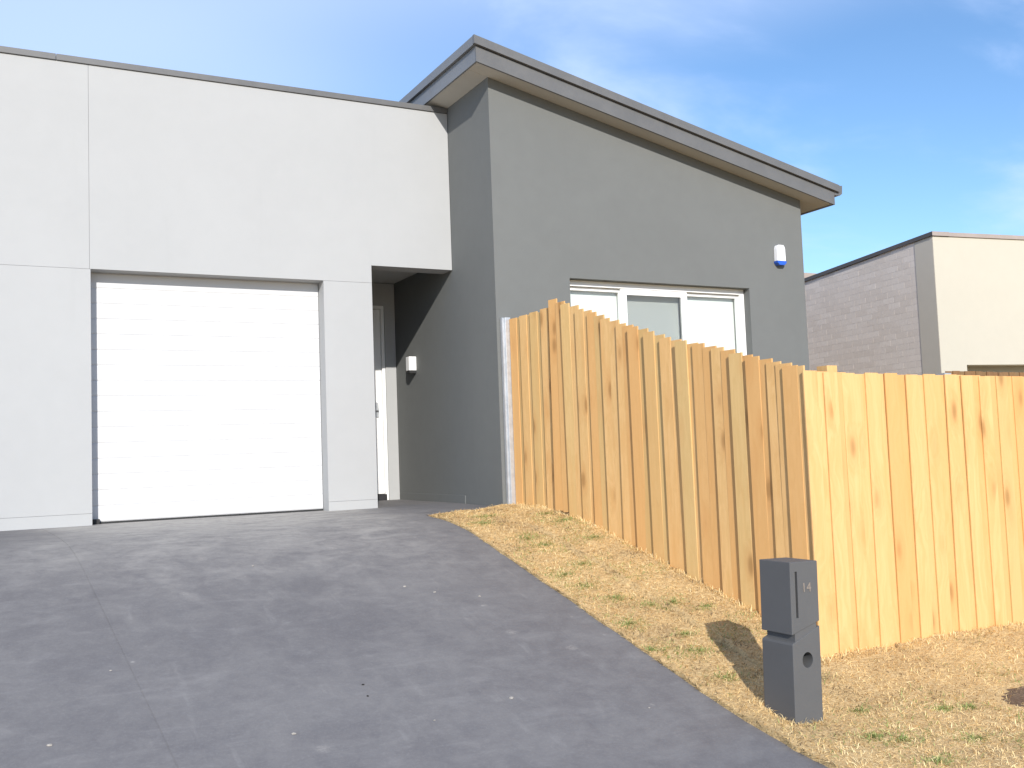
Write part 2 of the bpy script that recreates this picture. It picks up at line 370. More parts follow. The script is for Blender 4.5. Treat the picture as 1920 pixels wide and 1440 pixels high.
# turf
def crack(y): return 4.18 + .035 * noise.noise((y * 2.1, 3.3, 0)) + .012 * noise.noise((y * 9, 1, 0))
def z_turf(x, y):
    z = zs(y) + .022 + .016 * noise.noise((x * 2.3, y * 2.3, .4)) + .010 * noise.noise((x * 9, y * 9, 2)) + .006 * noise.noise((x * 27, y * 27, 5))
    if y > 4.6:
        z += .04 * sstep(-.012, .012, x - crack(y)) * sstep(4.7, 5.2, y) * sstep(7.9, 7.2, y)
        z += .03 * sstep(4.2, 4.6, x) * sstep(4.6, 5, y)
        z -= .022 * sstep(8.2, 8.75, y)
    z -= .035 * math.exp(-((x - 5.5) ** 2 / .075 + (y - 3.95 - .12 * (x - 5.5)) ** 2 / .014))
    return z
def edge_x(y): return X_ED + .02 * noise.noise((y * 2.7, 0, 7)) + .012 * noise.noise((y * 11, 2, 7)) - .17 * sstep(8.35, 8.62, y) * 0
def patchmask(x, y): return min(1, 1.25 * math.exp(-((x - 5.5) ** 2 / .075 + (y - 3.95 - .12 * (x - 5.5)) ** 2 / .014) + .5 * noise.noise((x * 6, y * 6, 8))))  # darker brown patch in the verge, nearly free of blades
def crackmask(x, y):
    if not 4.9 < y < 7.6: return 0
    g_ = noise.noise((y * 4.3, 9.2, 0)) + .35 * noise.noise((y * 15, 2.2, 0))
    return 1 if g_ > -.02 and abs(x - crack(y) + .004) < .012 + .016 * max(0, g_) else 0
def edgemask(x, y): return 1 if x - edge_x(y) < .012 and y < 6 and noise.noise((y * 5.3, 4.2, 0)) > .05 else 0
lawn = empty("lawn", (4.6, 5, zs(5)), kind='structure')
def turf_piece(us, ys, x1, dense):
    V, Fc = [], []
    for y in ys:
        a = edge_x(y); a2 = a + (x1 - a) * sstep(8.62, 8.95, y) * .98
        for u in us: x = a2 + (x1 - a2) * u; V.append((x, y, z_turf(x, y)))
    m = len(us); ny = len(ys)
    for j in range(ny - 1):
        for i in range(m - 1): a = j * m + i; Fc.append((a, a + 1, a + m + 1, a + m))
    rim = list(range(m)) + [j * m + m - 1 for j in range(1, ny)] + [(ny - 1) * m + i for i in range(m - 2, -1, -1)] + [j * m for j in range(ny - 2, 0, -1)]
    n0 = len(V); V += [(V[i][0], V[i][1], V[i][2] - .09) for i in rim]
    for i in range(len(rim)): Fc.append((rim[i], rim[(i + 1) % len(rim)], n0 + (i + 1) % len(rim), n0 + i))
    o = mesh_obj("turf", V, Fc, M_turf, lawn, smooth=False); o.data.materials.append(M_brownpatch); off = Vector(o.location) + origin(lawn)
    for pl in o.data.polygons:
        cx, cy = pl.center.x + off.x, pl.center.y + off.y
        if patchmask(cx, cy) > .5: pl.material_index = 1
    return o
turf_piece([0, .004, .010] + [i / 90 for i in range(2, 91)], [round(4.78 + .022 * i, 3) for i in range(189)], X_FN + .05, 1)
turf_piece([0, .0006, .0014] + [(i / 240) ** 1.35 for i in range(3, 241)], [round(.6 + .028 * i, 3) for i in range(150)] + [4.78], 11.5, 1)

# grass blades -------------------------------------------------------------
def blades(name, P, length, width, elev, tone, mat):
    n = len(P); az = rng.uniform(0, 2 * np.pi, n)
    d = np.stack([np.cos(az) * np.cos(elev), np.sin(az) * np.cos(elev), np.sin(elev)], 1)
    s = np.stack([-np.sin(az), np.cos(az), rng.normal(0, .35, n)], 1) * (width / 2)[:, None]
    bend = np.stack([np.zeros(n), np.zeros(n), -np.sin(elev) * .35], 1)
    mid = P + d * (length * .55)[:, None]; tip = P + (d + bend) * length[:, None]
    V = np.stack([P - s, P + s, mid + s * .8, mid - s * .8, tip], 1).reshape(-1, 3)
    b0 = np.arange(n) * 5
    loops = np.stack([b0, b0 + 1, b0 + 2, b0 + 3, b0 + 3, b0 + 2, b0 + 4], 1).ravel()
    ls = np.stack([np.arange(n) * 7, np.arange(n) * 7 + 4], 1).ravel(); lt = np.tile([4, 3], n)
    c = V.mean(0); c[2] = V[:, 2].min(); V = V - c
    me = bpy.data.meshes.new(name); me.vertices.add(len(V)); me.vertices.foreach_set('co', V.astype(np.float32).ravel())
    me.loops.add(len(loops)); me.loops.foreach_set('vertex_index', loops.astype(np.int32))
    me.polygons.add(2 * n); me.polygons.foreach_set('loop_start', ls.astype(np.int32)); me.polygons.foreach_set('loop_total', lt.astype(np.int32))
    at = me.attributes.new('tone', 'FLOAT', 'POINT'); at.data.foreach_set('value', np.repeat(tone, 5).astype(np.float32))
    me.update(calc_edges=True); me.validate()
    return link(name, me, mat, None, tuple(c))
TUFTS = [(3.83, 7.86, .10), (3.98, 7.33, .08), (4.04, 7.15, .07), (4.52, 7.95, .07), (4.52, 7.62, .07), (4.09, 6.66, .10), (3.87, 6.27, .09), (3.84, 6.51, .07), (3.94, 6.01, .09),
         (4.12, 5.83, .08), (3.66, 5.21, .05), (3.93, 5.08, .09), (4.09, 3.86, .10), (4.20, 3.76, .09), (4.75, 3.98, .06), (4.38, 5.56, .05), (4.22, 5.72, .06), (4.13, 3.50, .09), (4.02, 8.18, .08),
         (4.45, 7.05, .07), (3.78, 5.6, .07), (4.95, 3.95, .05), (4.55, 3.62, .06), (5.15, 3.72, .06), (4.3, 4.15, .05), (4.8, 3.45, .07), (3.86, 4.75, .07), (4.02, 5.32, .06)]
def scatter():
    out = []
    regs = [(3.60, 4.66, 4.70, 8.80, 50000), (3.60, 7.6, 2.6, 4.80, 92000), (7.6, 11, 2.2, 4.8, 9000)]
    for x0, x1, y0, y1, n in regs:
        x = rng.uniform(x0, x1, n); y = rng.uniform(y0, y1, n)
        for a, b in zip(x, y):
            if a < edge_x(b) - .012 * random.random(): continue
            if b > 8.6 and a < edge_x(b) + 1.0 * sstep(8.62, 8.95, b): continue
            if 3.79 < a < 4.0 and 4.12 < b < 4.36: continue
            if random.random() < patchmask(a, b) * 1.02: continue
            
            cl = noise.noise((a * 3.1, b * 3.1, 11)) + .6 * noise.noise((a * 9, b * 9, 4))
            if random.random() < .38 * max(0, -cl): continue
            out.append((a, b, cl))
    return out
pts = scatter()
for _ in range(2600):       # longer growth against the fence foot and round the letterbox
    t_ = random.random()
    if t_ < .5: pts.append((random.uniform(4.585, 4.632), random.uniform(4.8, 8.6), .3))
    elif t_ < .92: pts.append((random.uniform(4.6, 7.4), random.uniform(4.70, 4.765), .3))
    else:
        a_ = random.uniform(0, 4); k_ = a_ % 1
        pts.append([(3.785 + .21 * k_, 4.105, .3), (3.785 + .21 * k_, 4.372, .3), (3.775, 4.11 + .26 * k_, .3), (4.012, 4.11 + .26 * k_, .3)][int(a_)])
NL = 2600; P = np.array([(a, b, z_turf(a, b) - .006) for a, b, _ in pts]); n = len(P); cl = np.array([c for _, _, c in pts]); dk = np.array([(.75 * math.exp(-((a - crack(b) + .012) / .02) ** 2) * sstep(-.25, .2, noise.noise((b * 4.3, 9.2, 0))) if 4.9 < b < 7.7 else 0) + (.4 * math.exp(-((a - edge_x(b)) / .02) ** 2) * sstep(-.2, .3, noise.noise((b * 3.3, 4.2, 0))) if b < 7 else 0) for a, b, _ in pts]); big = np.array([noise.noise((a * 1.3, b * 1.3, 31)) for a, b, _ in pts])
el = np.clip(rng.gamma(1.6, .22, n), .02, 1.25)
LEN = rng.uniform(.022, .06, n); LEN[-NL:] *= 1.35; el[-NL:] = rng.uniform(.3, 1.35, NL)
g1 = blades("dry_grass", P, LEN, rng.uniform(.0022, .0046, n), el, np.clip(.52 + .52 * cl + .40 * big - dk + rng.normal(0, .23, n), 0, 1), M_straw)
tag(g1, "dry straw coloured grass blades matting the turf beside driveway", "grass", kind='stuff')
gp, gt = [], []
for x, y, r in TUFTS:
    k = int(3400 * r)
    for _ in range(k):
        rr = r * abs(random.gauss(0, .95)); a = random.uniform(0, 2 * math.pi)
        px, py = x + rr * math.cos(a) * 1.5, y + rr * math.sin(a) * .8
        if px < edge_x(py) or (py > 4.74 and px > 4.62) or (3.78 < px < 4.01 and 4.11 < py < 4.37): continue
        gp.append((px, py, z_turf(px, py) - .004)); gt.append(random.random())
for _ in range(14000):
    px, py = (random.uniform(3.66, 4.6), random.uniform(4.9, 8.5)) if random.random() < .6 else (random.uniform(3.7, 6.5), random.uniform(2.8, 4.7))
    if noise.noise((px * 2.6, py * 2.6, 21)) < .12 or (3.78 < px < 4.01 and 4.11 < py < 4.37): continue
    gp.append((px, py, z_turf(px, py) - .004)); gt.append(random.uniform(.3, 1))
gp = np.array(gp); n = len(gp)
g2 = blades("green_grass", gp, rng.uniform(.02, .055, n), rng.uniform(.0025, .0046, n), np.clip(rng.normal(.6, .3, n), .1, 1.4), np.array(gt), M_green)
tag(g2, "green regrowth sprouting in tufts through the dry turf", "grass", kind='stuff')

# ------------------------------------------------------------------ the house
YF = 9.91; XG1, XG2, XC, XS = .897, 3.11, 3.632, 4.566; YW = 8.898; XW = 8.734; ZT = 2.35; ZL = 2.536; ZP = 4.342
house = empty("house", (4.0, 12, 0), "modern single storey house, pale grey garage wall and charcoal wing with skillion roof", "house")
XL = -4.2
# garage front: core wall with panels proud of it, hairline joints between
gw = prism("garage_wall", [[(XL, -.1), (XG1, -.1), (XG1, ZT), (XG2, ZT), (XG2, -.1), (XC, -.1), (XC, ZL), (XS - .002, ZL), (XS - .002, ZP - .06), (XL, ZP - .06)]], YF + .016, YF + .25, M_light, house)
J = .0010
def panel(loop): return prism("wall_panel", [loop], YF, YF + .0155, M_light, gw, bevel=.0012)
panel(rect(XL, .889 - J, ZT + J, ZP - .06))
panel([(.889 + J, ZT + J), (XC, ZT + J), (XC, ZL), (XS - .004, ZL), (XS - .004, ZP - .06), (.889 + J, ZP - .06)])
panel(rect(XL, XG1, .106 + J, ZT - J)); panel(rect(XL, XG1, -.08, .106 - J))
panel(rect(XG2, XC, .09 + J, ZT - J)); panel(rect(XG2, XC, -.08, .09 - J))
for x0, x1 in ((XL, .613), (.617, XS - .004)):
    box("parapet_cap", x0, x1, YF - .016, YF + .27, ZP - .058, ZP, M_cap, house, bevel=.003)
# flat roof and the unseen outer walls of the garage body
for b_ in ((XL, XS - .01, 19.8, 20, -.1, 4.05), (XL, XL + .2, YF + .26, 19.79, -.1, 4.05), (XC - .22, XC - .004, YF + .26, 11.64, -.1, 4.05)): box("outer_wall", *b_, M_light, house)
box("garage_roof", XL + .21, XS - .02, YF + .26, 19.78, 4.06, 4.12, M_roof, house)
# porch
box("porch_ceiling", XC, XS - .004, YF + .252, 11.655, 2.68, 2.72, M_ceiling, house)
prism("porch_wall", [[(XC, -.1), (XC + .06, -.1), (XC + .06, 2.40), (4.425, 2.40), (4.425, -.1), (XS - .004, -.1), (XS - .004, 2.676), (XC, 2.676)]], 11.66, 11.86, M_light, house)
dr = box("front_door", XC + .10, 4.385, 11.72, 11.76, .08, 2.355, M_white, house, bevel=.002)
prism("door_frame", [[(XC + .061, .0), (XC + .098, .0), (XC + .098, 2.36), (4.387, 2.36), (4.387, 0), (4.424, 0), (4.424, 2.399), (XC + .061, 2.399)]], 11.68, 11.80, M_white, dr)
boxes("door_handle", [(4.30, 4.335, 11.705, 11.72, 1.02, 1.2), (4.22, 4.325, 11.668, 11.685, 1.10, 1.125), (4.305, 4.325, 11.686, 11.704, 1.103, 1.122)], M_alu, dr)
box("threshold", XC + .099, 4.386, 11.63, 11.76, -.02, .075, M_slot, dr)
# garage door: white roller door of interlocking slats
gd = box("garage_door", XG1 + .004, XG2 - .004, YF + .187, YF + .195, 0.0, ZT, M_doorwhite, house)
sv = [(0, 0), (.0, .002), (-.0035, .006), (-.005, .02), (-.005, .128), (-.0035, .140), (0, .144), (0, .1455)]
smesh = None
for i in range(16):
    z0 = .018 + .1458 * i
    if smesh is None:
        s = prism("slat", [[(YF + .186 + u, z0 + v) for u, v in sv] + [(YF + .1865, z0 + .1455), (YF + .1865, z0)]], XG1 + .006, XG2 - .006, M_doorwhite, gd, axis='x'); smesh = s
    else:
        s = smesh.copy(); col.objects.link(s); s.parent = gd; s.location.z += .1458 * i
box("bottom_seal", XG1 + .006, XG2 - .006, YF + .172, YF + .186, .0, .017, M_black, gd)
box("guide_foot", XG1 + .002, XG1 + .075, YF + .13, YF + .17, .0, .045, M_black, gd)
# wing
SL = -.219
def zr(x): return 4.636 + SL * (x - 4.327)          # top of roof line
SO = .243
def zso(x): return zr(x) - SO
WX0, WX1, WZ0, WZ1 = 5.444, 7.869, .75, 2.318
wf = prism("wing_front_wall", [[(XS, -.25), (XW, -.25), (XW, zso(XW) + .02), (XS, zso(XS) + .02)], [(WX0, WZ0), (WX0, WZ1), (WX1, WZ1), (WX1, WZ0)]], YW, YW + .22, M_dark, house)
for a_, b_, y_ in ((XS, XS + .2, YW + .2205), (XW - .2, XW, YW + .2205), (XS + .201, XW - .201, 17.8)):
    prism("wing_side_wall", [[(a_, -.25), (b_, -.25), (b_, zso(b_) + .02), (a_, zso(a_) + .02)]], y_, 18, M_dark, house)
box("wall_plinth", XS - .012, XS - .002, 9.75, 11.62, -.02, .085, M_dark, house, bevel=.003)
# skillion roof
X0, X1, Y0, Y1 = 4.327, 9.07, 8.666, 18.4
def band(x0, x1, a, b): return [(x0, zr(x0) - a), (x1, zr(x1) - a), (x1, zr(x1) - b), (x0, zr(x0) - b)]
rf = prism("roof", [band(X0 + .03, X1 - .01, .012, .06)], Y0 + .045, Y1, M_roof, house)
def rp(name, *a, **k): return prism(name, *a, rf, **k)
rp("barge_cap", [band(X0 - .03, 9.13, 0, .086)], Y0 - .03, Y0 + .008, M_cap)
rp("fascia", [band(X0, X1, .092, .160)], Y0 + .004, Y0 + .024, M_cap)
rp("fascia", [band(X0, X1, .1605, .250)], Y0 + .001, Y0 + .024, M_cap)
box("barge_cap", X0 - .03, X0 + .008, Y0 + .0085, Y1, zr(X0) - .088, zr(X0) + .003, M_trim, rf)
box("fascia", X0, X0 + .02, Y0 + .0245, Y1, zr(X0) - .250, zr(X0) - .092, M_trim, rf)
box("fascia", X1 - .02, X1, Y0 + .0245, Y1, zr(X1) - .250, zr(X1) - .06, M_trim, rf)
gz = zr(X1) - .005
rp("gutter", [[(X1 + .002, gz - .015), (X1 + .002, gz - .125), (X1 + .09, gz - .125), (X1 + .128, gz - .10), (X1 + .135, gz - .02), (X1 + .135, gz), (X1 + .12, gz), (X1 + .115, gz - .08), (X1 + .08, gz - .10), (X1 + .014, gz - .10), (X1 + .014, gz - .015)]], Y0 + .006, Y1, M_cap)
rp("gutter_end", [[(X1 + .003, gz - .015), (X1 + .003, gz - .126), (X1 + .091, gz - .126), (X1 + .129, gz - .101), (X1 + .136, gz - .02), (X1 + .136, gz)]], Y0 + .002, Y0 + .0055, M_cap)
rp("soffit", [band(X0 + .021, X1 - .021, .232, SO)], Y0 + .025, YW - .002, M_soffit)
rp("soffit", [band(X0 + .021, XS - .002, .232, SO)], YW, Y1, M_soffit)
rp("soffit", [band(XW + .002, X1 - .021, .232, SO)], YW, Y1, M_soffit)
# window: sliding aluminium frame, three panes, roller blinds behind
win = boxes("window", [(WX0 + .002, WX1 - .002, YW + .10, YW + .175, WZ1 - .062, WZ1 - .002), (WX0 + .002, WX1 - .002, YW + .10, YW + .175, WZ0 + .002, WZ0 + .05),
      (WX0 + .002, WX0 + .05, YW + .10, YW + .175, WZ0 + .051, WZ1 - .063), (WX1 - .06, WX1 - .002, YW + .10, YW + .175, WZ0 + .051, WZ1 - .063)], M_white, house)
def sash(x0, x1, y0, y1, st, scr=False):
    z0, z1 = WZ0 + .052, WZ1 - .066
    s = prism("sash", [rect(x0, x1, z0, z1), [(x0 + st[0], z0 + .05), (x0 + st[0], z1 - st[2]), (x1 - st[1], z1 - st[2]), (x1 - st[1], z0 + .05)]], y0, y1, M_white, win, bevel=.003)
    box("pane", x0 + st[0] - .008, x1 - st[1] + .008, (y0 + y1) / 2, (y0 + y1) / 2 + .005, z0 + .045, z1 - st[2] + .008, M_glass, s)
    if scr: box("insect_screen", x0 + st[0] - .006, x1 - st[1] + .006, y0 + .004, y0 + .005, z0 + .046, z1 - st[2] + .006, M_screen, s)
    return s
sash(WX0 + .052, 6.19, YW + .140, YW + .170, (.03, .045, .035))
sash(6.15, 7.045, YW + .104, YW + .134, (.075, .085, .062), True)
sash(7.00, WX1 - .062, YW + .140, YW + .170, (.045, .03, .035))
for x0, x1 in ((WX0 + .055, 6.17), (6.20, 7.0), (7.03, WX1 - .068)): box("blind", x0, x1, YW + .205, YW + .208, WZ0 + .02, WZ1 - .03, M_blind, win)
prism("window_reveal", [rect(WX0 - .03, WX1 + .03, WZ0 - .03, WZ1 + .03), [(WX0 + .001, WZ0 + .001), (WX0 + .001, WZ1 - .001), (WX1 - .001, WZ1 - .001), (WX1 - .001, WZ0 + .001)]], YW + .222, YW + .26, M_white, win)
box("room_back", WX0 - .1, WX1 + .1, YW + .3, YW + .32, WZ0 - .1, WZ1 + .1, M_white, win)

# things fixed to the house
al = empty("alarm_siren", (8.335, YW, 2.60), "white alarm siren box with blue strobe lens on charcoal wing wall", "alarm")
prism("casing", [[(8.27, 2.655), (8.40, 2.655), (8.397, 2.80), (8.385, 2.835), (8.37, 2.846), (8.30, 2.846), (8.285, 2.835), (8.273, 2.80)]], YW - .062, YW - .001, M_box, al, bevel=.008)
prism("strobe_lens", [[(8.263, 2.654), (8.407, 2.654), (8.402, 2.63), (8.375, 2.605), (8.295, 2.605), (8.268, 2.63)]], YW - .068, YW - .001, M_blue, al, bevel=.006)
wl = empty("wall_light", (XS, 11.06, 1.52), "small white box wall light on charcoal porch wall", "wall light")
box("lamp_housing", XS - .095, XS - .001, 11.01, 11.11, 1.535, 1.70, M_white, wl, bevel=.006)
box("lamp_base", XS - .088, XS - .001, 11.017, 11.103, 1.505, 1.534, M_black, wl)

# ------------------------------------------------------------------ timber fences
def paling_mesh(wd, ht, th, along):
    # board with eased long edges; width axis = along ('x' or 'y')
    e = .0025; h = wd / 2
    pr = [(-h, th), (-h, e), (-h + e, 0), (h - e, 0), (h, e), (h, th)]
    V = []
    for z in (0, ht):
        for u, t in pr: V.append((u, t, z) if along == 'x' else (t, u, z))
    n = len(pr); Fc = [tuple(range(n)), tuple(range(2 * n - 1, n - 1, -1))] + [(i, (i + 1) % n, (i + 1) % n + n, i + n) for i in range(n)]
    me = bpy.data.meshes.new("paling"); me.from_pydata(V, [], Fc)
    bm = bmesh.new(); bm.from_mesh(me); bmesh.ops.recalc_face_normals(bm, faces=bm.faces); bm.to_mesh(me); bm.free()
    return me
def put(name, me, mat, parent, loc, rot=(0, 0, 0)):
    o = link(name, me, mat, parent, Vector(loc) - origin(parent)); o.rotation_euler = rot; return o
TH = .0115
FM = paling_mesh(.122, 1.93, TH, 'y'); BM_ = paling_mesh(.135, 1.90, TH, 'y')
FMx = paling_mesh(.118, 1.885, TH, 'x'); BMx = paling_mesh(.13, 1.87, TH, 'x')
f2 = empty("paling_fence", (X_FN, 6.4, zs(6.4)), "new pine paling fence stepping down the slope beside the driveway", "fence")
YT = [4.7, 4.755, 4.964, 5.3, 5.57, 5.876, 6.27, 6.56, 6.88, 7.49, 7.974, 8.2]
ZTp = [.965, .976, 1.02, 1.11, 1.187, 1.262, 1.36, 1.46, 1.555, 1.765, 1.925, 1.98]
def top2(y): return float(np.interp(y, YT, ZTp))
edges = [7.985, 7.737, 7.513, 7.32, 7.109, 6.896, 6.704, 6.491, 6.285, 6.081, 5.893, 5.681, 5.487, 5.314, 5.117, 4.965]
for i, ye in enumerate(edges):                 # ye = far edge of each front board
    yc = ye - .061
    put("paling", FM, M_pine, f2, (X_FN - TH, yc, top2(yc) - 1.93 + random.uniform(-.006, .006)), (random.gauss(0, .003), random.gauss(0, .004), R(8) + random.gauss(0, .012)))
    nx = edges[i + 1] if i + 1 < len(edges) else None
    yb = (ye - .122 + nx) / 2 if nx else 4.862
    put("paling", BM_, M_pine, f2, (X_FN + .001, yb, top2(yb) - 1.90 + random.uniform(-.006, .006)), (random.gauss(0, .003), 0, R(6.5)))
def rail_run(parent, p, q, mat=None, hgt=.075, dep=.038, axis='y'):
    (xa, ya, za), (xb, yb, zb) = p, q
    dx, dy = (dep, 0) if axis == 'y' else (0, dep)
    V = [(xa, ya, za), (xa + dx, ya + dy, za), (xa + dx, ya + dy, za + hgt), (xa, ya, za + hgt), (xb, yb, zb), (xb + dx, yb + dy, zb), (xb + dx, yb + dy, zb + hgt), (xb, yb, zb + hgt)]
    return mesh_obj("rail", V, [(0, 1, 2, 3), (7, 6, 5, 4), (0, 4, 5, 1), (1, 5, 6, 2), (2, 6, 7, 3), (3, 7, 4, 0)], mat or M_pine, parent)
for dz in (1.66, .95, .25):
    rail_run(f2, (X_FN + .019, 7.975, top2(7.975) - 1.93 + dz), (X_FN + .019, 4.84, top2(4.84) - 1.93 + dz))
box("post", X_FN + .060, X_FN + .15, 7.93, 8.02, zs(8) - .3, top2(8.0) - .05, M_pine, f2)
for y in (6.4, 4.92): box("post", X_FN + .06, X_FN + .15, y - .045, y + .045, zs(y) - .3, top2(y) - .06, M_pine, f2)
f3 = empty("paling_fence", (6.8, Y_FN, zs(Y_FN)), "new pine paling fence facing the street behind the letterbox", "fence")
def top3(x): return float(np.interp(x, [4.6, 4.9, 5.6, 6.8, 9], [.975, .952, .945, .93, .90]))
ex = [4.635, 4.805, 4.975, 5.17, 5.355, 5.547, 5.735, 5.926, 6.11, 6.30, 6.485, 6.673] + [6.673 + .19 * i for i in range(1, 13)]
for i, xe in enumerate(ex):
    xc = xe + .059
    put("paling", FMx, M_pine, f3, (xc, Y_FN - TH, top3(xc) - 1.885 + random.uniform(-.004, .004)), (random.gauss(0, .003), random.gauss(0, .003), random.gauss(0, .01)))
    nx = ex[i + 1] if i + 1 < len(ex) else xe + .19
    xb = (xe + .118 + nx) / 2
    put("paling", BMx, M_pine, f3, (xb, Y_FN + .001, top3(xb) - 1.87 + random.uniform(-.006, .004)), (0, random.gauss(0, .003), 0))
for dz in (1.62, .95, .25):
    rail_run(f3, (4.67, Y_FN + .019, top3(4.7) - 1.885 + dz), (8.95, Y_FN + .019, top3(8.95) - 1.885 + dz), axis='x')
for x, ztop in ((4.95, 1.005), (8.6, .84)): box("post", x - .045, x + .045, Y_FN + .06, Y_FN + .15, zs(Y_FN) - .3, ztop, M_pine, f3)
sp = box("post", 6.03, 6.10, Y_FN + .06, Y_FN + .13, zs(Y_FN) - .3, .962, M_alu, f3)
# gate: level palings between a galvanised post and the fence
gt_ = empty("side_gate", (X_FN, 8.45, zs(8.45)), "narrow pine paling side gate hung on a galvanised post by the charcoal corner", "gate")
GM = paling_mesh(.12, 1.88, TH, 'y'); GB = paling_mesh(.12, 1.87, TH, 'y')
for i in range(4):
    y = 8.748 - .208 * i
    put("paling", GM, M_pine, gt_, (X_FN - TH + .032, y, -.03 + random.uniform(-.004, .004)), (0, 0, R(7.5) + random.gauss(0, .01)))
    if i < 3: put("paling", GB, M_pine, gt_, (X_FN + .033, y - .104, -.03 + random.uniform(-.006, .004)))
rail_run(gt_, (X_FN + .05, 8.80, .2), (X_FN + .05, 8.182, .2)); rail_run(gt_, (X_FN + .05, 8.80, 1.6), (X_FN + .05, 8.182, 1.6))
box("stile", X_FN + .046, X_FN + .12, 8.05, 8.18, .02, 1.80, M_pine, gt_)
pst = box("gate_post", X_FN - .028, X_FN + .03, 8.815, 8.872, zs(8.85) - .2, 1.866, M_alu, gt_, bevel=.003)
box("post_channel", X_FN - .05, X_FN - .0285, 8.845, 8.885, zs(8.85) - .2, 1.866, M_alu, gt_)
# brown fence further back, between the gardens
f4 = empty("garden_fence", (10.6, 7.0, -.2), "brown paling fence between the gardens, behind the new pine fence", "fence")
OM = paling_mesh(.1, 1.5, TH, 'x')
for i in range(46):
    x = 8.80 + .088 * i
    put("paling", OM, M_brownpine, f4, (x, 7.0 - (TH if i % 2 else 0), 1.19 - .012 * (x - 8.83) / 1.14 - 1.5 + random.uniform(-.004, .004)), (0, random.gauss(0, .003), 0))
rail_run(f4, (8.78, 7.018, .95), (12.8, 7.018, .88), M_brownpine, axis='x'); rail_run(f4, (8.78, 7.018, -.1), (12.8, 7.018, -.17), M_brownpine, axis='x')
for x in (8.78, 10.6, 12.7): box("post", x - .045, x + .045, 7.06, 7.15, -.9, 1.12, M_brownpine, f4)

# ------------------------------------------------------------------ letterbox
lb = empty("letterbox", (3.90, 4.24, zs(4.24) + .0), "charcoal masonry letterbox pillar with house number, slot and newspaper hole", "letterbox", rot=(0, R(1.3), 0))
def lc(v): return v            # local frame: x -.0975...0975, y -.12...12, z from base
LW, LD = .0985, .119; B0 = -.12
ZB = zs(4.24)
def L(z): return z - ZB
def boolean(o, cutters):
    for c in cutters:
        md = o.modifiers.new("cut", 'BOOLEAN'); md.operation = 'DIFFERENCE'; md.object = c; md.solver = 'EXACT'
    bpy.context.view_layer.update()
    dg = bpy.context.evaluated_depsgraph_get(); me = bpy.data.meshes.new_from_object(o.evaluated_get(dg))
    o.modifiers.clear(); o.data = me
    for c in cutters: bpy.data.objects.remove(c)
lowp = prism("pillar", [[(-LW, B0), (LW, B0), (LW, L(-.482)), (-LW + .004, L(-.562)), (-LW, L(-.572))]], -LD, LD, M_letter, lb, local=True, bevel=.004)
bpy.context.view_layer.update()
def cyl(r, y0, y1, x, z, n=32, sx=1):
    return prism("cutter", [[(x + r * sx * math.cos(2 * math.pi * i / n), z + r * math.sin(2 * math.pi * i / n)) for i in range(n)]], y0, y1, M_letter, lb, local=True)
boolean(lowp, [cyl(.041, -.2, .06, 0.004, L(-.655), sx=.9)])
prism("neck", [[(-LW + .022, L(-.60)), (LW - .02, L(-.60)), (LW - .02, L(-.44)), (-LW + .022, L(-.50))]], -LD + .004, LD - .02, M_letter, lb, local=True)
upb = prism("mail_box", [[(-LW, L(-.518)), (LW, L(-.456)), (LW, L(-.134)), (-LW, L(-.134))]], -LD, LD, M_letter, lb, local=True, bevel=.004)
bpy.context.view_layer.update()
v, f = box_vf(-.065, -.049, -.2, -.05, L(-.43), L(-.185))
boolean(upb, [mesh_obj("cutter", v, f, M_letter, lb, True)])
tcv = bpy.data.curves.new("number", 'FONT'); tcv.body = "14"; tcv.size = .07; tcv.extrude = .0012; tcv.align_x = 'CENTER'
to = bpy.data.objects.new("number", tcv); col.objects.link(to); bpy.context.view_layer.update()
nme = bpy.data.meshes.new_from_object(to.evaluated_get(bpy.context.evaluated_depsgraph_get())); bpy.data.objects.remove(to)
nme.materials.clear(); no = link("house_number", nme, M_brassnum, lb, (.013, -LD - .0015, L(-.296))); no.rotation_euler = (R(90), 0, 0)

# ------------------------------------------------------------------ neighbouring houses
nb = empty("neighbour_house", (11.28, 9.10, -.78), "cream rendered flat roofed house with pale brick side wall beyond the fences", "house", rot=(0, 0, R(-9)))
NZ = .78; T = 3.268 + NZ; HD = 1.476 + NZ
def Tt(y): return T - .042 * y          # side parapet falls gently to the back
def side(a, b, y0, y1, zb, d, name, mat): return prism(name, [[(y0, zb), (y1, zb), (y1, Tt(y1) - d), (y0, Tt(y0) - d)]], a, b, mat, nb, axis="x", local=True)
prism("front_wall", [[(0, -.4), (.427, -.4), (.427, HD), (5.2, HD), (5.2, -.4), (8, -.4), (8, T - .055), (0, T - .055)]], 0, .24, M_cream, nb, local=True)
side(.002, .242, .241, .35, -.4, .055, "corner_pier", M_taupe)
side(-.003, -.0005, .003, .35, -.4, .055, "corner_pier", M_taupe)
bw = side(.0030, .24, .351, 9, -.4, .055, "side_wall", M_mortar)
BZ0 = 1.33 + NZ; bme = None; nbk = 0; rest = []
rows = int((T - .055 + .4) / .086)
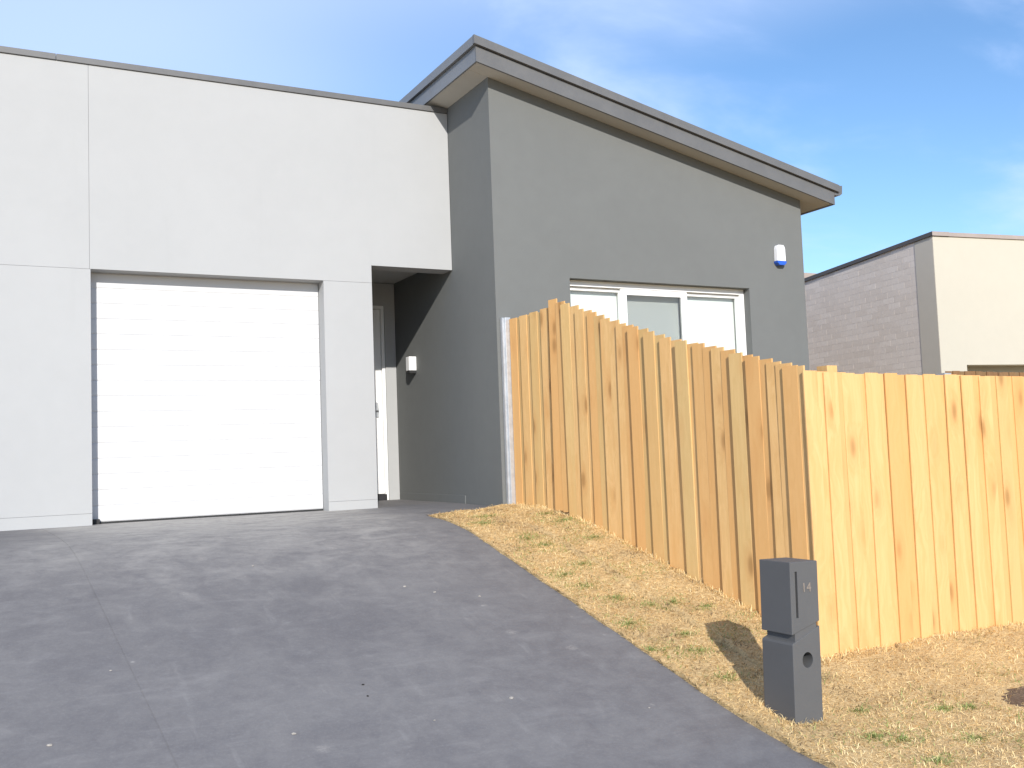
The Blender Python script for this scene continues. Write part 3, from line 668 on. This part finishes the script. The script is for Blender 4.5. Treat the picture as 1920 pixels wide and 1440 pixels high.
for r_ in range(rows + 1):
    z = T - .062 - .076 - .086 * r_
    if z < -.4: break
    y = .357 - (.12 if r_ % 2 else 0)
    while y < 8.9:
        a, b = max(y, .357), min(y + .23, 8.9)
        if b - a > .03 and z + .076 < Tt((a + b) / 2) - .012:
            if z > BZ0 - .08 and a < 3.55 and nbk < 300:
                if b - a > .225 and bme is not None:
                    o = link("brick", bme, M_brick, bw, Vector((.011, (a + b) / 2, z)) - bw.location)
                else:
                    o = box("brick", .002, .020, a, b, z, z + .076, M_brick, None, bevel=0)
                    me_loc = o.location.copy(); o.parent = bw; o.location = me_loc - bw.location
                    if b - a > .225: bme = o.data
                nbk += 1; o.location.x += random.uniform(-.0004, .0004)
            else: rest.append((.002, .020, a, b, z, z + .076))
        y += .24
o = boxes("brickwork", rest, M_brick, None); l0 = o.location.copy(); o.parent = bw; o.location = l0 - bw.location; o['kind'] = 'stuff'
box("parapet_cap", .2605, 8.02, -.02, .26, T - .054, T, M_pkcap, nb, local=True)
prism("parapet_cap", [[(-.021, Tt(-.021) - .05), (9.02, Tt(9.02) - .05), (9.02, Tt(9.02) + .004), (-.021, Tt(-.021) + .004)]], -.022, .26, M_dkcap, nb, axis="x", local=True)
box("roof", .26, 8, .26, 9, T - .6, T - .5, M_roof, nb, local=True)
box("parapet_cap", -.024, .26, -.026, -.0215, T - .053, T + .003, M_pkcap, nb, local=True)
gdn = box("garage_door", .43, 5.197, .30, .33, -.4, HD + .02, M_cream, nb, local=True)
fh = empty("far_house", (25.3, 26.2, -.1), "distant flat roofed house just showing between the two nearer houses", "house")
boxes("wall", [(23.2, 29, 25.2, 33, -.1, 6.02)], M_taupe, fh); box("roof", 23.0, 29.2, 25, 33.2, 6.03, 6.26, M_pkcap, fh)

# ------------------------------------------------------------------ small litter
def lump(seed, s):
    bm = bmesh.new(); bmesh.ops.create_icosphere(bm, subdivisions=1, radius=1)
    for v in bm.verts:
        d = 1 + .45 * noise.noise(v.co * 1.7 + Vector((seed * 3.1, 0, 0))); v.co = Vector((v.co.x * d * s, v.co.y * d * s * .75, v.co.z * d * s * .4))
    me = bpy.data.meshes.new("stone_chip"); bm.to_mesh(me); bm.free(); return me
M_chip = m_plain("pale_stone", (.36, .33, .29), .9, 0, .2, .15, 60); M_dchip = m_plain("dark_clod", (.03, .028, .026), .9, 0, .2, .2, 60)
lm = [lump(i, .011 + .002 * i) for i in range(5)]; dm = [lump(9 + i, .013) for i in range(2)]
chips = [(1.72, 7.3), (.62, 5.9), (2.62, 6.65), (2.78, 6.5), (3.05, 6.35), (2.05, 4.85), (3.22, 4.62), (.28, 5.2), (2.55, 4.95), (1.35, 4.95)]
def on_drive(me, m, x, y, name, label, cat, group):
    o = link(name, me, m, None, (x, y, zs(y) + .006 * noise.noise((x * .8, y * .8, 1.3)) + .002)); o.rotation_euler = (0, 0, random.uniform(0, 6)); k = random.uniform(.6, 1.15); o.scale = (k, k, k)
    return tag(o, label, cat, group)
for i, (x, y) in enumerate(chips): on_drive(lm[i % 5], M_chip, x, y, "stone_chip", "tiny pale stone chip lying on the charcoal driveway", "stone", "stone chips on the driveway")
for i, (x, y) in enumerate(((1.82, 5.20), (1.84, 5.33))): on_drive(dm[i], M_dchip, x, y, "dirt_clod", "small black dirt clod on the middle of the charcoal driveway", "dirt clod", "dirt clods on the driveway")
